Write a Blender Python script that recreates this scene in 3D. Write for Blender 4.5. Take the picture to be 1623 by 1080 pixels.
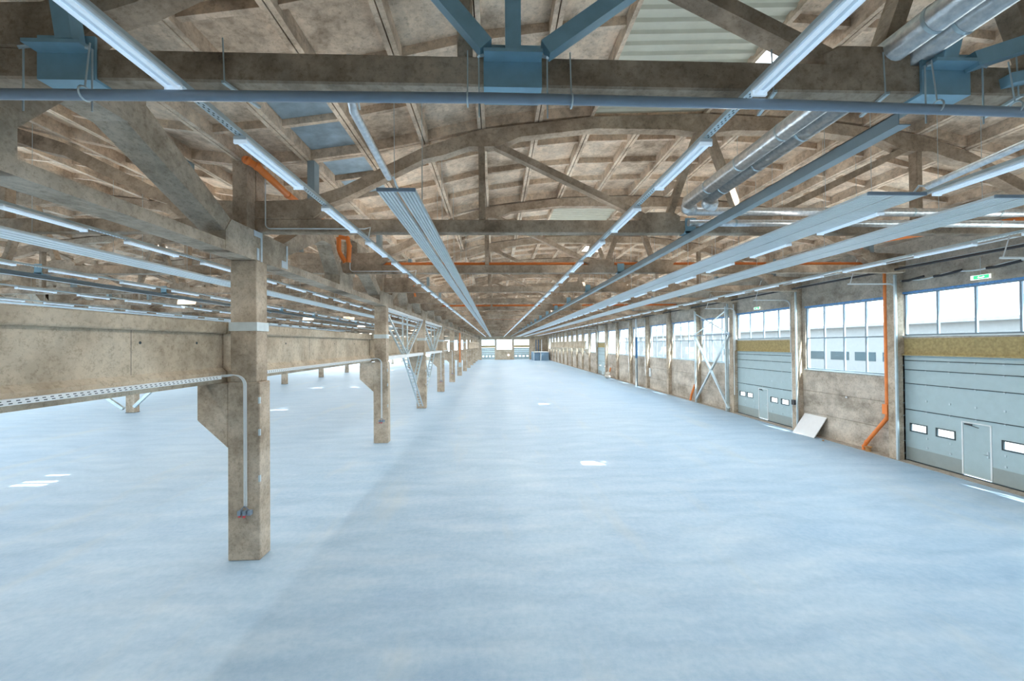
import bpy, math, random
from mathutils import Vector, Matrix
random.seed(7)
PI = math.pi
scene = bpy.context.scene
for o in list(bpy.data.objects): bpy.data.objects.remove(o, do_unlink=True)
COL = scene.collection

# ---------------------------------------------------------------- camera
FPX = 640.0; YAW, PITCH, ROLL, CAMZ = .0406, .0100, -.0089, 5.3202
cam_d = bpy.data.cameras.new('camera'); cam_d.sensor_fit = 'HORIZONTAL'; cam_d.sensor_width = 36.0
cam_d.lens = FPX/1623.0*36.0; cam_d.clip_end = 2000; cam_d.clip_start = .05
cam = bpy.data.objects.new('camera', cam_d); COL.objects.link(cam); scene.camera = cam
cy, sy, cp, sp = math.cos(YAW), math.sin(YAW), math.cos(PITCH), math.sin(PITCH)
F = Vector((sy*cp, cy*cp, sp)); Rt = Vector((cy, -sy, 0)); Up = Rt.cross(F)
cr, sr = math.cos(ROLL), math.sin(ROLL)
R2 = Rt*cr+Up*sr; U2 = -Rt*sr+Up*cr
cam.matrix_world = Matrix(((R2.x, U2.x, -F.x, 0), (R2.y, U2.y, -F.y, 0), (R2.z, U2.z, -F.z, CAMZ), (0, 0, 0, 1)))
# ---------------------------------------------------------------- view
vs = scene.view_settings
vs.view_transform = 'Standard'; vs.look = 'None'; vs.exposure = 0.42; vs.gamma = 1.0; vs.use_curve_mapping = False
scene.cycles.max_bounces = 8; scene.cycles.diffuse_bounces = 5; scene.cycles.glossy_bounces = 3
scene.cycles.transparent_max_bounces = 12; scene.cycles.sample_clamp_indirect = 6.0
scene.cycles.use_denoising = True
# ---------------------------------------------------------------- world and lamps
SKY, SUN, FILL = 5.0, 18.0, 1.0
world = bpy.data.worlds.new('sky'); scene.world = world; world.use_nodes = True
wn = world.node_tree; wn.nodes.clear()
wo = wn.nodes.new('ShaderNodeOutputWorld'); wb = wn.nodes.new('ShaderNodeBackground')
wb.inputs['Color'].default_value = (.74, .88, 1.0, 1); wb.inputs['Strength'].default_value = SKY
wn.links.new(wb.outputs[0], wo.inputs['Surface'])
sd = bpy.data.lights.new('sun', 'SUN'); sd.energy = SUN; sd.angle = math.radians(.6); sd.color = (1, .97, .92)
so = bpy.data.objects.new('sun', sd); COL.objects.link(so)
so.rotation_euler = Vector((-2.2, 9.2, -11.8)).to_track_quat('-Z', 'Y').to_euler()
def strip_light(x, y0, y1, z, w, power, up=False):
    l = bpy.data.lights.new('strip_fill', 'AREA'); l.shape = 'RECTANGLE'; l.size = w; l.size_y = y1-y0
    l.energy = power*(y1-y0); l.color = (1.0, .95, .88)
    o = bpy.data.objects.new('strip_fill', l); COL.objects.link(o); o.location = (x, (y0+y1)/2, z)
    if up: o.rotation_euler = (PI, 0, 0)
STRIPS1 = (-3.29, 2.84, 8.05, 13.4); STRIPS2 = (-9.3, -15.3, -21.0, -26.5)
for sx_ in STRIPS1+STRIPS2:        # lights added along the tube rows in place of daylight, dimmer by the camera
    strip_light(sx_, 4.6, 13, 7.92, .18, 14*FILL); strip_light(sx_, -3, 3.6, 7.92, .18, 8*FILL)
    strip_light(sx_, 13, 140, 7.92, .18, (16 if sx_ > -6 else 11)*FILL)
for sx_ in (-3.29, 2.84, 8.05, 13.4, -9.3, -15.3, -26.5):     # upward fill lights added to brighten the roof, between the trusses
    for i_ in range(22):
        y_ = 4.7+6*i_
        if sx_ < -6 and i_ > 14: continue
        strip_light(sx_, y_+.7, y_+5.3, 8.13, .2, (4 if i_ < 1 else 9)*FILL, True)
for sx_ in (-36., -48.):  # added strip lights over the far left aisle, where no lamps are built
    strip_light(sx_, 13, 140, 7.9, .3, 14*FILL)

# ---------------------------------------------------------------- materials
def mat(name):
    m = bpy.data.materials.new(name); m.use_nodes = True
    nt = m.node_tree; b = nt.nodes['Principled BSDF']; return m, nt, b
def N(nt, t, **kw):
    n = nt.nodes.new(t)
    for k, v in kw.items(): setattr(n, k, v)
    return n
def ramp(nt, fac, stops):
    r = N(nt, 'ShaderNodeValToRGB'); e = r.color_ramp.elements
    while len(e) < len(stops): e.new(.5)
    for i, (p, c) in enumerate(stops): e[i].position = p; e[i].color = (*c, 1)
    nt.links.new(fac, r.inputs[0]); return r.outputs[0]
def noise(nt, vec, scale, detail=6, rough=.6, stretch=None):
    if stretch:
        mp = N(nt, 'ShaderNodeMapping'); mp.inputs['Scale'].default_value = stretch
        nt.links.new(vec, mp.inputs[0]); vec = mp.outputs[0]
    n = N(nt, 'ShaderNodeTexNoise'); n.inputs['Scale'].default_value = scale
    n.inputs['Detail'].default_value = detail; n.inputs['Roughness'].default_value = rough
    nt.links.new(vec, n.inputs['Vector']); return n.outputs['Fac']
def mixc(nt, f, a, b, mode='MIX'):
    m = N(nt, 'ShaderNodeMix', data_type='RGBA', blend_type=mode)
    if isinstance(f, float): m.inputs[0].default_value = f
    else: nt.links.new(f, m.inputs[0])
    for s, v in ((6, a), (7, b)):
        if isinstance(v, tuple): m.inputs[s].default_value = (*v, 1)
        else: nt.links.new(v, m.inputs[s])
    return m.outputs[2]
def concrete(name, dark, mid, light, scale=.6, bump=.25, rough=.85, pits=True, stretch=None, stain=.45):
    m, nt, b = mat(name); g = N(nt, 'ShaderNodeNewGeometry').outputs['Position']
    big = noise(nt, g, scale, 5, .6, stretch)
    c = ramp(nt, big, [(.34, dark), (.50, mid), (.66, light)])
    med = noise(nt, g, scale*3.4, 8, .72)
    c = mixc(nt, stain, c, ramp(nt, med, [(.40, tuple(v*.38 for v in mid)), (.50, mid), (.60, tuple(min(1, v*1.6) for v in mid))]))
    fine = noise(nt, g, 11, 10, .78)
    c = mixc(nt, .85, c, ramp(nt, fine, [(.36, (.62, .60, .57)), (.5, (.98, .98, .98)), (.64, (1.0, 1.0, 1.0))]), 'MULTIPLY')
    h = fine
    if pits:
        v = N(nt, 'ShaderNodeTexVoronoi'); v.inputs['Scale'].default_value = 14; nt.links.new(g, v.inputs['Vector'])
        pm = ramp(nt, v.outputs['Distance'], [(.05, (.45, .42, .38)), (.13, (1, 1, 1))])
        c = mixc(nt, .6, c, pm, 'MULTIPLY')
    nt.links.new(c, b.inputs['Base Color']); b.inputs['Roughness'].default_value = rough
    b.inputs['Specular IOR Level'].default_value = .25
    bp = N(nt, 'ShaderNodeBump'); bp.inputs['Strength'].default_value = bump; bp.inputs['Distance'].default_value = .02
    nt.links.new(h, bp.inputs['Height']); nt.links.new(bp.outputs[0], b.inputs['Normal'])
    return m
def plain(name, col, rough=.5, metal=0., emit=0., ecol=None, var=0., vscale=3):
    m, nt, b = mat(name)
    b.inputs['Base Color'].default_value = (*col, 1)
    if var:
        g = N(nt, 'ShaderNodeNewGeometry').outputs['Position']
        f = noise(nt, g, vscale, 5)
        nt.links.new(ramp(nt, f, [(.3, tuple(v*(1-var) for v in col)), (.7, tuple(min(1, v*(1+var)) for v in col))]), b.inputs['Base Color'])
    b.inputs['Roughness'].default_value = rough; b.inputs['Metallic'].default_value = metal
    if emit: b.inputs['Emission Color'].default_value = (*(ecol or col), 1); b.inputs['Emission Strength'].default_value = emit
    return m
M = {}
M['truss'] = concrete('truss_concrete', (.23, .17, .12), (.41, .325, .245), (.55, .46, .365), .7, .3, stain=.3)
M['slab'] = concrete('roof_slab_concrete', (.34, .26, .19), (.62, .50, .385), (.78, .69, .57), .55, .25, pits=False, stain=.36)
M['column'] = concrete('column_concrete', (.33, .27, .205), (.49, .415, .325), (.62, .55, .455), .9, .3, stain=.22)
M['beam'] = concrete('beam_concrete', (.35, .29, .215), (.50, .425, .325), (.62, .56, .45), .45, .15, stain=.22)
M['wall'] = concrete('wall_concrete', (.29, .255, .205), (.50, .45, .385), (.70, .65, .57), .5, .4, stretch=(1, .5, 1.6), stain=.26)
M['galv'] = plain('galvanised_steel', (.58, .68, .72), .38, .55, var=.12)
M['white'] = plain('white_coated_metal', (.78, .84, .87), .4, 0, var=.04)
M['panelw'] = plain('heater_panel_white', (.78, .84, .86), .42, 0, var=.05)
M['blue'] = plain('blue_grey_painted_steel', (.26, .46, .58), .42, .1, var=.12)
M['greypipe'] = plain('grey_plastic', (.24, .32, .41), .35, 0, var=.08)
M['railgrey'] = plain('grey_painted_rail', (.30, .38, .42), .4, .2, var=.08)
M['orange'] = plain('orange_drain_pipe', (.80, .235, .05), .4, 0, var=.10)
M['foil'] = plain('aluminium_foil_wrap', (.86, .91, .95), .32, .75, var=.25, vscale=14)
def crinkle(m, scale, strength):
    nt = m.node_tree; b = nt.nodes['Principled BSDF']; g = N(nt, 'ShaderNodeNewGeometry').outputs['Position']
    v = N(nt, 'ShaderNodeTexVoronoi'); v.inputs['Scale'].default_value = scale; nt.links.new(g, v.inputs['Vector'])
    bp = N(nt, 'ShaderNodeBump'); bp.inputs['Strength'].default_value = strength; bp.inputs['Distance'].default_value = .02
    nt.links.new(v.outputs['Distance'], bp.inputs['Height']); nt.links.new(bp.outputs[0], b.inputs['Normal'])
crinkle(M['foil'], 12, .15)
M['door'] = plain('grey_blue_door_panel', (.40, .53, .57), .5, 0, var=.04)
M['doorlow'] = plain('grey_door_kick_panel', (.30, .36, .36), .5, 0, var=.05)
M['seam'] = plain('dark_rubber_seam', (.03, .05, .06), .7)
M['frame'] = plain('window_frame_grey', (.22, .30, .37), .5, 0, var=.1)
M['film'] = plain('blue_sealing_film', (.10, .30, .62), .4, 0, var=.35, vscale=12)
M['wool'] = plain('yellow_mineral_wool', (.38, .31, .15), .95, 0, var=.25, vscale=9)
M['tube'] = plain('lamp_tube', (.62, .74, .86), .3, 0, .36, (.68, .85, 1.0))
M['red'] = plain('red_plastic', (.7, .07, .09), .4)
M['darkblue'] = plain('dark_blue_pipe', (.03, .12, .25), .4)
M['cable'] = plain('black_cable_sleeve', (.05, .05, .055), .7)
M['green'] = plain('exit_sign_green', (.05, .55, .22), .4, 0, .7, (.05, .8, .3))
M['signwhite'] = plain('exit_sign_white', (.9, .95, .92), .4, 0, .8, (.9, 1, .95))
M['board'] = plain('white_board', (.74, .78, .82), .6, 0, var=.03)
M['sheet'] = plain('galvanised_sheet', (.30, .40, .47), .4, .3, var=.3, vscale=2)
M['corr'] = plain('cream_corrugated_sheet', (.60, .60, .50), .5, .1, var=.06)
M['ext'] = plain('white_render', (.26, .265, .27), .9, 0, var=.05)
M['extroof'] = plain('pale_roofing', (.30, .33, .36), .8, 0, var=.1)
M['extwin'] = plain('dark_window_glass', (.05, .075, .09), .15)
M['ground'] = plain('pale_outside_ground', (.26, .26, .25), .9, 0, var=.15, vscale=.3)
M['block'] = plain('blue_grey_block', (.20, .31, .42), .8, 0, var=.35, vscale=6)
M['brown'] = plain('brown_pvc', (.45, .25, .10), .5)
M['sack'] = plain('pale_sacking', (.62, .60, .55), .9, 0, var=.15)
M['grout'] = plain('pale_blue_grout', (.60, .68, .74), .8, 0, var=.1, vscale=8)
# glass: thin clear pane
m, nt, b = mat('clear_glass'); nt.nodes.remove(b); out = nt.nodes['Material Output']
tr = N(nt, 'ShaderNodeBsdfTransparent'); gl = N(nt, 'ShaderNodeBsdfGlossy'); gl.inputs['Roughness'].default_value = .02
fr = N(nt, 'ShaderNodeLayerWeight'); fr.inputs['Blend'].default_value = .12; mx = N(nt, 'ShaderNodeMixShader')
tr.inputs[0].default_value = (.93, .97, .98, 1)
mr = N(nt, 'ShaderNodeMath', operation='MULTIPLY'); mr.inputs[1].default_value = .2; nt.links.new(fr.outputs['Fresnel'], mr.inputs[0]); nt.links.new(mr.outputs[0], mx.inputs[0]); nt.links.new(tr.outputs[0], mx.inputs[1]); nt.links.new(gl.outputs[0], mx.inputs[2])
nt.links.new(mx.outputs[0], out.inputs['Surface']); M['glass'] = m
# floor: sealed pale blue concrete with drifting streaks and wear
m, nt, b = mat('sealed_floor'); g = N(nt, 'ShaderNodeNewGeometry').outputs['Position']
a1 = noise(nt, g, .16, 6, .55, (1, .55, 1)); a2 = noise(nt, g, 1.1, 7, .62, (.35, 1.2, 1)); a3 = noise(nt, g, 7, 5, .7)
c = ramp(nt, a1, [(.30, (.25, .395, .57)), (.52, (.37, .51, .66)), (.72, (.48, .60, .71))])
c = mixc(nt, .5, c, ramp(nt, a2, [(.32, (.21, .36, .55)), (.52, (.37, .52, .68)), (.72, (.60, .69, .77))]))
c = mixc(nt, .25, c, ramp(nt, a3, [(.35, (.24, .40, .55)), (.65, (.50, .63, .72))]))
warm = noise(nt, g, .35, 5, .6, (1.8, .35, 1))
c = mixc(nt, ramp(nt, warm, [(.56, (0, 0, 0)), (.74, (.38, .38, .38))]), c, (.52, .56, .55))
sw = N(nt, 'ShaderNodeTexWave', wave_type='RINGS'); sw.inputs['Scale'].default_value = .22; sw.inputs['Distortion'].default_value = 9
sw.inputs['Detail'].default_value = 5; sw.inputs['Detail Scale'].default_value = 1.4; nt.links.new(g, sw.inputs['Vector'])
c = mixc(nt, .35, c, ramp(nt, sw.outputs['Fac'], [(.0, (.80, .84, .88)), (.4, (1, 1, 1))]), 'MULTIPLY')
nt.links.new(c, b.inputs['Base Color'])
nt.links.new(ramp(nt, a2, [(.3, (.42, .42, .42)), (.7, (.62, .62, .62))]), b.inputs['Roughness'])
b.inputs['Specular IOR Level'].default_value = .3
bp = N(nt, 'ShaderNodeBump'); bp.inputs['Strength'].default_value = .06; bp.inputs['Distance'].default_value = .02
nt.links.new(a2, bp.inputs['Height']); nt.links.new(bp.outputs[0], b.inputs['Normal']); M['floor'] = m

# ---------------------------------------------------------------- mesh builder
class MB:
    def __init__(s): s.v = []; s.f = []; s.mi = []; s.cur = 0; s.sm = []
    def add(s, vs_, fs, smooth=False):
        n = len(s.v); s.v += [tuple(p) for p in vs_]; s.f += [tuple(i+n for i in f) for f in fs]
        s.mi += [s.cur]*len(fs); s.sm += [smooth]*len(fs); return s
    def box(s, x0, x1, y0, y1, z0, z1):
        return s.add([(x0, y0, z0), (x1, y0, z0), (x1, y1, z0), (x0, y1, z0), (x0, y0, z1), (x1, y0, z1), (x1, y1, z1), (x0, y1, z1)],
                     [(0, 3, 2, 1), (4, 5, 6, 7), (0, 1, 5, 4), (1, 2, 6, 5), (2, 3, 7, 6), (3, 0, 4, 7)])
    def prism(s, poly, a, b, axis):      # poly in the two other axes (order xyz), extruded from a to b
        n = len(poly); vs_ = []
        for t in (a, b):
            for p, q in poly: vs_.append({'X': (t, p, q), 'Y': (p, t, q), 'Z': (p, q, t)}[axis])
        fs = [tuple(range(n)), tuple(range(2*n-1, n-1, -1))]+[(i, n+i, n+(i+1) % n, (i+1) % n) for i in range(n)]
        return s.add(vs_, fs)
    def bar(s, p, q, w, h, up=(0, 0, 1)):  # rectangular bar from p to q, w across, h along up
        p, q = Vector(p), Vector(q); d = (q-p).normalized(); u = Vector(up)
        a = d.cross(u)
        if a.length < 1e-4: a = d.cross(Vector((0, 1, 0)))
        a.normalize(); u = a.cross(d).normalized(); vs_ = []
        for c0 in (p, q):
            for sx, sz in ((-1, -1), (1, -1), (1, 1), (-1, 1)): vs_.append(c0+a*(sx*w/2)+u*(sz*h/2))
        return s.add(vs_, [(0, 1, 2, 3), (7, 6, 5, 4), (0, 4, 5, 1), (1, 5, 6, 2), (2, 6, 7, 3), (3, 7, 4, 0)])
    def tube(s, pts, r, n=10, caps=True):
        pts = [Vector(p) for p in pts]; vs_ = []; fs = []; a = None
        for i, p in enumerate(pts):
            d = ((pts[min(i+1, len(pts)-1)]-pts[max(i-1, 0)])).normalized()
            if a is None: a = d.cross(Vector((0, 0, 1)) if abs(d.z) < .9 else Vector((1, 0, 0)))
            a = (a-d*a.dot(d)).normalized(); bb = d.cross(a)
            rr = r[i] if isinstance(r, (list, tuple)) else r
            for k in range(n): t = 2*PI*k/n; vs_.append(p+a*(rr*math.cos(t))+bb*(rr*math.sin(t)))
        for i in range(len(pts)-1):
            for k in range(n): fs.append((i*n+k, i*n+(k+1) % n, (i+1)*n+(k+1) % n, (i+1)*n+k))
        s.add(vs_, fs, True)
        if caps:
            L = len(vs_); s.add(vs_[:n], [tuple(range(n-1, -1, -1))]); s.add(vs_[L-n:], [tuple(range(n))])
        return s
    def mesh(s, name, *mats):
        me = bpy.data.meshes.new(name); me.from_pydata(s.v, [], s.f)
        for mm in mats: me.materials.append(mm)
        me.polygons.foreach_set('material_index', s.mi); me.polygons.foreach_set('use_smooth', s.sm)
        me.update(); return me
    def build(s, name, mats, parent=None, loc=(0, 0, 0)):
        if not isinstance(mats, (list, tuple)): mats = (mats,)
        o = bpy.data.objects.new(name, s.mesh(name, *mats)); COL.objects.link(o); o.location = loc
        if parent: o.parent = parent
        return o
def box(*a): return MB().box(*a)
def bevel(o, w=.02, seg=1):
    mo = o.modifiers.new('bevel', 'BEVEL'); mo.width = w; mo.segments = seg; mo.limit_method = 'ANGLE'; return o
def empty(name, loc=(0, 0, 0)):
    o = bpy.data.objects.new(name, None); COL.objects.link(o); o.location = loc; o.empty_display_size = .2; return o
def tag(o, label=None, cat=None, group=None, kind=None):
    if label: o['label'] = label
    if cat: o['category'] = cat
    if group: o['group'] = group
    if kind: o['kind'] = kind
    return o
def struct(o, label=None, cat=None): return tag(o, label, cat, None, 'structure')
KIDS = {}
def copy_tree(o, parent=None):
    c = o.copy(); COL.objects.link(c)
    if parent: c.parent = parent
    for ch in list(o.children): copy_tree(ch, c)
    return c
ORD = ['first', 'second', 'third', 'fourth', 'fifth', 'sixth', 'seventh', 'eighth', 'ninth', 'tenth', 'eleventh', 'twelfth',
       'thirteenth', 'fourteenth', 'fifteenth', 'sixteenth', 'seventeenth', 'eighteenth', 'nineteenth', 'twentieth', 'twenty-first', 'twenty-second', 'twenty-third', 'twenty-fourth', 'twenty-fifth']
def arc(c, r, a0, a1, n, plane='YZ'):
    out = []
    for i in range(n+1):
        a = a0+(a1-a0)*i/n; u, v = r*math.cos(a), r*math.sin(a)
        out.append({'YZ': (c[0], c[1]+u, c[2]+v), 'XZ': (c[0]+u, c[1], c[2]+v), 'XY': (c[0]+u, c[1]+v, c[2])}[plane])
    return out

# ---------------------------------------------------------------- dimensions
YEND = 142.6; XC = 5.68; XW = 18.3; XL = -55.0; YB = -7.3
TY = [4.7+6*i for i in range(-1, 24)]; YB = -7.3              # truss lines
CY = [10.6+12*i for i in range(-1, 12)]            # middle row columns
WY = [17.6+6*k for k in range(-4, 21)]; WY[6] = 30.12             # wall columns
RP = [(0, 11.5), (3, 11.38), (4.5, 11.22), (6, 11.0), (7.5, 10.64), (9, 10.32), (10.5, 10.1), (12, 9.95), (13, 9.87)]
def roof(u):
    u = abs(u)
    for (a, za), (c_, zc) in zip(RP, RP[1:]):
        if u <= c_: return za+(zc-za)*(u-a)/(c_-a)

# ---------------------------------------------------------------- setting
struct(box(XL, XW+.3, YB-.3, YEND+.3, -.3, 0).build('floor', M['floor']), 'wide sealed pale blue concrete floor of the empty hall', 'floor')
struct(box(-90, 120, -40, 260, -.6, -.35).build('ground', M['ground']), 'pale ground outside the hall', 'ground')
# roof slabs, one ribbed field between every two trusses
def roof_field(holes=(), skip=()):
    b = MB(); W_ = 1.5
    for i in range(16):
        u0, u1 = -12+W_*i, -12+W_*(i+1); z0, z1 = roof(u0), roof(u1)
        if i in skip: continue
        hy = holes.get(i) if holes else None
        def quad(ua, ub, ya, yb, lo, hi):
            za, zb = z0+(z1-z0)*(ua-u0)/W_, z0+(z1-z0)*(ub-u0)/W_
            b.add([(ua, ya, za+lo), (ub, ya, zb+lo), (ub, yb, zb+lo), (ua, yb, za+lo), (ua, ya, za+hi), (ub, ya, zb+hi), (ub, yb, zb+hi), (ua, yb, za+hi)],
                  [(0, 3, 2, 1), (4, 5, 6, 7), (0, 1, 5, 4), (1, 2, 6, 5), (2, 3, 7, 6), (3, 0, 4, 7)])
        quad(u0+.012, u0+.10, .01, 5.99, 0, .30); quad(u1-.10, u1-.012, .01, 5.99, 0, .30)     # long ribs
        for yy in (.01, 1.45, 2.95, 4.45, 5.89): quad(u0+.10, u1-.10, yy, yy+.10, .12 if 1 < yy < 5 else .04, .30)
        segs = [(.0, 6.0)]
        if hy: segs = [(.0, hy[0]), (hy[1], 6.0)]
        for ya, yb in segs: quad(u0-.001, u1+.001, ya, yb, .30, .36)
    return b.mesh('ceiling', M['slab'])
mesh_plain = roof_field()
mesh_a = roof_field(skip=(6, 7), holes={8: (3.7, 4.55)})   # corrugated patch and a rooflight
mesh_b = roof_field(holes={8: (3.7, 4.55)})
mesh_c = roof_field(skip=(6, 7))
mesh_l = roof_field(holes={9: (2.6, 4.0), 6: (2.2, 3.8)})
def corrugated(x0, x1, n):
    b = MB(); prof = []
    # waves run across the hall, stacked along Y
    y = 0; L = 6.0; k = 0; vs_ = []; fs = []
    pts = []
    while y < L-1e-6:
        pts += [(y, 0), (y+.14, 0), (y+.18, -.055), (y+.26, -.055)]; y += .30
    pts.append((L, 0))
    for (yy, zz) in pts:
        vs_ += [(x0, yy, roof(x0)+.16+zz), (x1, yy, roof(x1)+.16+zz), (x0, yy, roof(x0)+.165+zz), (x1, yy, roof(x1)+.165+zz)]
    for i in range(len(pts)-1):
        a = 4*i; fs += [(a, a+4, a+5, a+1), (a+2, a+3, a+7, a+6)]
    b.add(vs_, fs); return b
for gi, gx in enumerate((XC, XC-24, XC-48)):
    for i, ty in enumerate(TY[:-1]):
        if gi == 2 and (ty < 15 or ty > 100): continue
        me = mesh_plain
        if gi == 0:
            if abs(ty-4.7) < .1: me = mesh_a
            elif i % 3 == 1: me = mesh_b
            elif abs(ty-16.7) < .1: me = mesh_c
        elif i % 3 == 1: me = mesh_l
        o = bpy.data.objects.new('ceiling', me); COL.objects.link(o); o.location = (gx, ty, 0); struct(o)
for gx in (XC, XC-24, XC-48):
    o = bpy.data.objects.new('ceiling', mesh_plain); COL.objects.link(o); o.location = (gx, -7.3, 0); struct(o)
for ty in (4.7, 16.7):
    struct(corrugated(-3.06, .06, 20).build('ceiling', M['corr'], None, (XC, ty, 0))).location = (XC, ty, 0)
# blue-grey sheet closing an old roof opening
b = MB()
for ya, yb in ((7.65, 9.13), (9.25, 10.55), (10.85, 12.1), (12.2, 13.6)):
    b.prism([(-10.38+XC, roof(10.38)+.26), (-9.12+XC, roof(9.12)+.26), (-9.12+XC, roof(9.12)+.28), (-10.38+XC, roof(10.38)+.28)], ya, yb, 'Y')
tag(b.build('roof_patch_sheet', M['sheet']), 'blue-grey sheets between the roof ribs at the left, around the second truss', 'roof patch')
# beam of roof edge over the right wall
def wall_right():
    b = MB(); x0, x1 = XW, XW+.3
    for k in range(len(WY)-1):
        ya, yb = WY[k], WY[k+1]; n = k-4
        lo, hi = 3.72, 7.35
        if n in (-1, 1, 8): 
            b.box(x0, x1, ya, ya+.42, 0, 10.2); b.box(x0, x1, yb-.15, yb, 0, 10.2); b.box(x0, x1, ya+.42, yb-.15, 7.45, 10.2); b.box(x0, x1, ya+.42, yb-.15, 5.44, 5.56)
        else:
            for z0, z1 in ((0, 1.22), (1.235, 2.46), (2.475, lo)): b.box(x0, x1, ya, yb, z0, z1)
            b.box(x0, x1, ya, ya+.45, lo, hi); b.box(x0, x1, yb-.45, yb, lo, hi)
            b.box(x0, x1, ya, yb, hi, 8.6); b.box(x0, x1, ya, yb, 8.615, 10.2)
    b.box(x0+.02, x1-.02, YB, WY[0], 0, 10.2); b.box(x0+.02, x1-.02, WY[-1], YEND, 0, 10.2)
    return b
struct(wall_right().build('wall_right', M['wall']), 'right hand wall of grey precast concrete panels', 'wall')
WINS = {}
def window(n, idx, y0, y1, z0, z1, cols, rows, X=XW+.12, axis='X', label=None, film=True):
    w = empty('window_%d' % idx, (X, y0, z0) if axis == 'X' else (y0, X, z0)); struct(w, label, 'window')
    L, H = y1-y0, z1-z0; b = MB()
    def bx(bb, a0, a1, c0, c1, t0, t1):
        return bb.box(t0, t1, a0, a1, c0, c1) if axis == 'X' else bb.box(a0, a1, t0, t1, c0, c1)
    t = .06
    bx(b, 0, L, 0, t, -.05, .05); bx(b, 0, L, H-t, H, -.05, .05); bx(b, 0, t, 0, H, -.05, .05); bx(b, L-t, L, 0, H, -.05, .05)
    for i in range(1, cols): bx(b, L*i/cols-.035, L*i/cols+.035, t, H-t, -.04, .04)
    for j in range(1, rows): bx(b, t, L-t, H*j/rows-.03, H*j/rows+.03, -.035, .035)
    b.build('window_frame', M['frame'], w)
    g_ = MB(); bx(g_, t, L-t, t, H-t, -.008, .008); g_.build('glass_pane', M['glass'], w)
    if film:
        f = MB(); bx(f, 0, L, H-.015, H+.07, -.16, -.10); bx(f, 0, .05, 0, H, -.15, -.10); f.build('sealing_film', M['film'], w)
        s_ = MB(); bx(s_, -.03, L+.03, -.06, 0, -.20, -.02); s_.build('window_sill', M['galv'], w)
    return w
idx = 1
for k in range(len(WY)-1):
    n = k-4; ya, yb = WY[k], WY[k+1]
    if n in (-1, 1, 8):
        window(n, idx, ya+.45, yb-.2, 5.56, 7.44, 4, 1, label={-1: 'high four-pane window strip above the nearest sectional door', 1: 'high window strip above the second sectional door', 8: 'small window strip above the far narrow door'}[n])
    else:
        window(n, idx, ya+.46, yb-.46, 3.74, 7.34, 4 if n < 2 else 3, 2, label='tall two-row window in the right wall, bay %s' % {0: 'between the two nearest doors', 2: 'behind the steel cross bracing'}.get(n, 'farther along past the doors'))
    idx += 1

# sectional doors
def sectional_door(dn, y0, y1, label, wick, wins, X=XW+.02, sec=(2.28, 3.43, 4.04, 4.45, 4.66), hd=4.66):
    d = empty('door_%d' % dn, (X, y0, 0)); struct(d, label, 'door'); L = y1-y0
    z = .06
    for i, zt in enumerate(sec):
        b = MB()
        zb = z
        if i == 0:
            ws = sorted(wins); wy0, wy1 = wick
            # lower section with window openings
            cuts = sorted([(a, a+.72) for a in ws]+[(wy0, wy1)])
            p = 0
            for a, c_ in cuts:
                b.box(0, .05, p, a, zb, 2.28)
                if (a, c_) == (wy0, wy1): b.box(0, .05, a, c_, 2.13, 2.28)
                else: b.box(0, .05, a, c_, zb, 1.33); b.box(0, .05, a, c_, 1.70, 2.28)
                p = c_
            b.box(0, .05, p, L, zb, 2.28)
        else: b.box(0, .05, 0, L, zb, zt)
        o = b.build('door_section', M['door'], d)
        z = zt+.012
    b = MB()
    for zt in sec[:-1]: b.box(-.024, .03, 0, L, zt-.006, zt+.022)
    b.build('section_joint', M['seam'], d)
    b = MB(); b.box(-.006, .0, .02, wick[0]-.03, .07, .62); b.box(-.006, .0, wick[1]+.03, L-.02, .07, .62); b.build('kick_panel', M['doorlow'], d)
    for a in wins:
        f = MB(); f.box(-.02, .06, a, a+.72, 1.33, 1.37); f.box(-.02, .06, a, a+.72, 1.66, 1.70); f.box(-.02, .06, a, a+.04, 1.37, 1.66); f.box(-.02, .06, a+.68, a+.72, 1.37, 1.66)
        fo = f.build('vision_frame', M['seam'], d); MB().box(.015, .03, a+.04, a+.68, 1.37, 1.66).build('vision_pane', M['glass'], fo)
    wd = box(0.002, .048, wick[0]+.01, wick[1]-.01, .10, 2.13).build('wicket_door', M['door'], d)
    f = MB(); a, c_ = wick
    f.box(-.018, .0, a-.035, a+.015, .08, 2.15); f.box(-.018, .0, c_-.015, c_+.035, .08, 2.15); f.box(-.018, .0, a, c_, 2.11, 2.15); f.box(-.018, 0, a, c_, .08, .12)
    f.build('wicket_frame', M['white'], wd)
    h = MB(); h.tube([(-.02, a+.09, 1.02), (-.07, a+.09, 1.02), (-.07, a+.22, 1.02)], .012, 8); h.box(-.022, 0, a+.06, a+.12, .92, 1.14); h.build('door_handle', M['galv'], wd)
    cl = MB(); cl.box(-.07, -.02, c_-.34, c_-.1, 2.04, 2.09); cl.bar((-.06, c_-.15, 2.07), (-.12, c_-.62, 2.0), .02, .02); cl.build('door_closer', M['cable'], wd)
    hb = MB()
    for zz in tuple(sec[:-1])+(.75, 1.15, 2.75):
        for j in range(1, 6):
            yy = L*j/6
            if zz < 2.1 and wick[0]-.1 < yy < wick[1]+.1: continue
            hb.box(-.02, 0, yy-.03, yy+.03, zz-.04, zz+.03)
    hb.build('hinge_set', M['galv'], d)
    box(-.03, .03, 0, L, 0.0, .055).build('bottom_seal', M['seam'], d)
    for yy in (-.06, L+.0):
        t = MB(); t.box(-.10, .03, yy, yy+.06, 0, hd); 
        for q in range(8): t.box(-.13, -.06, yy-.03, yy+.09, .3+q*.56, .33+q*.56)
        t.build('guide_rail', M['galv'], d)
    box(-.02, .06, -.04, L+.04, sec[-1], sec[-1]+.06).build('head_rail', M['white'], d)
    return d
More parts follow.
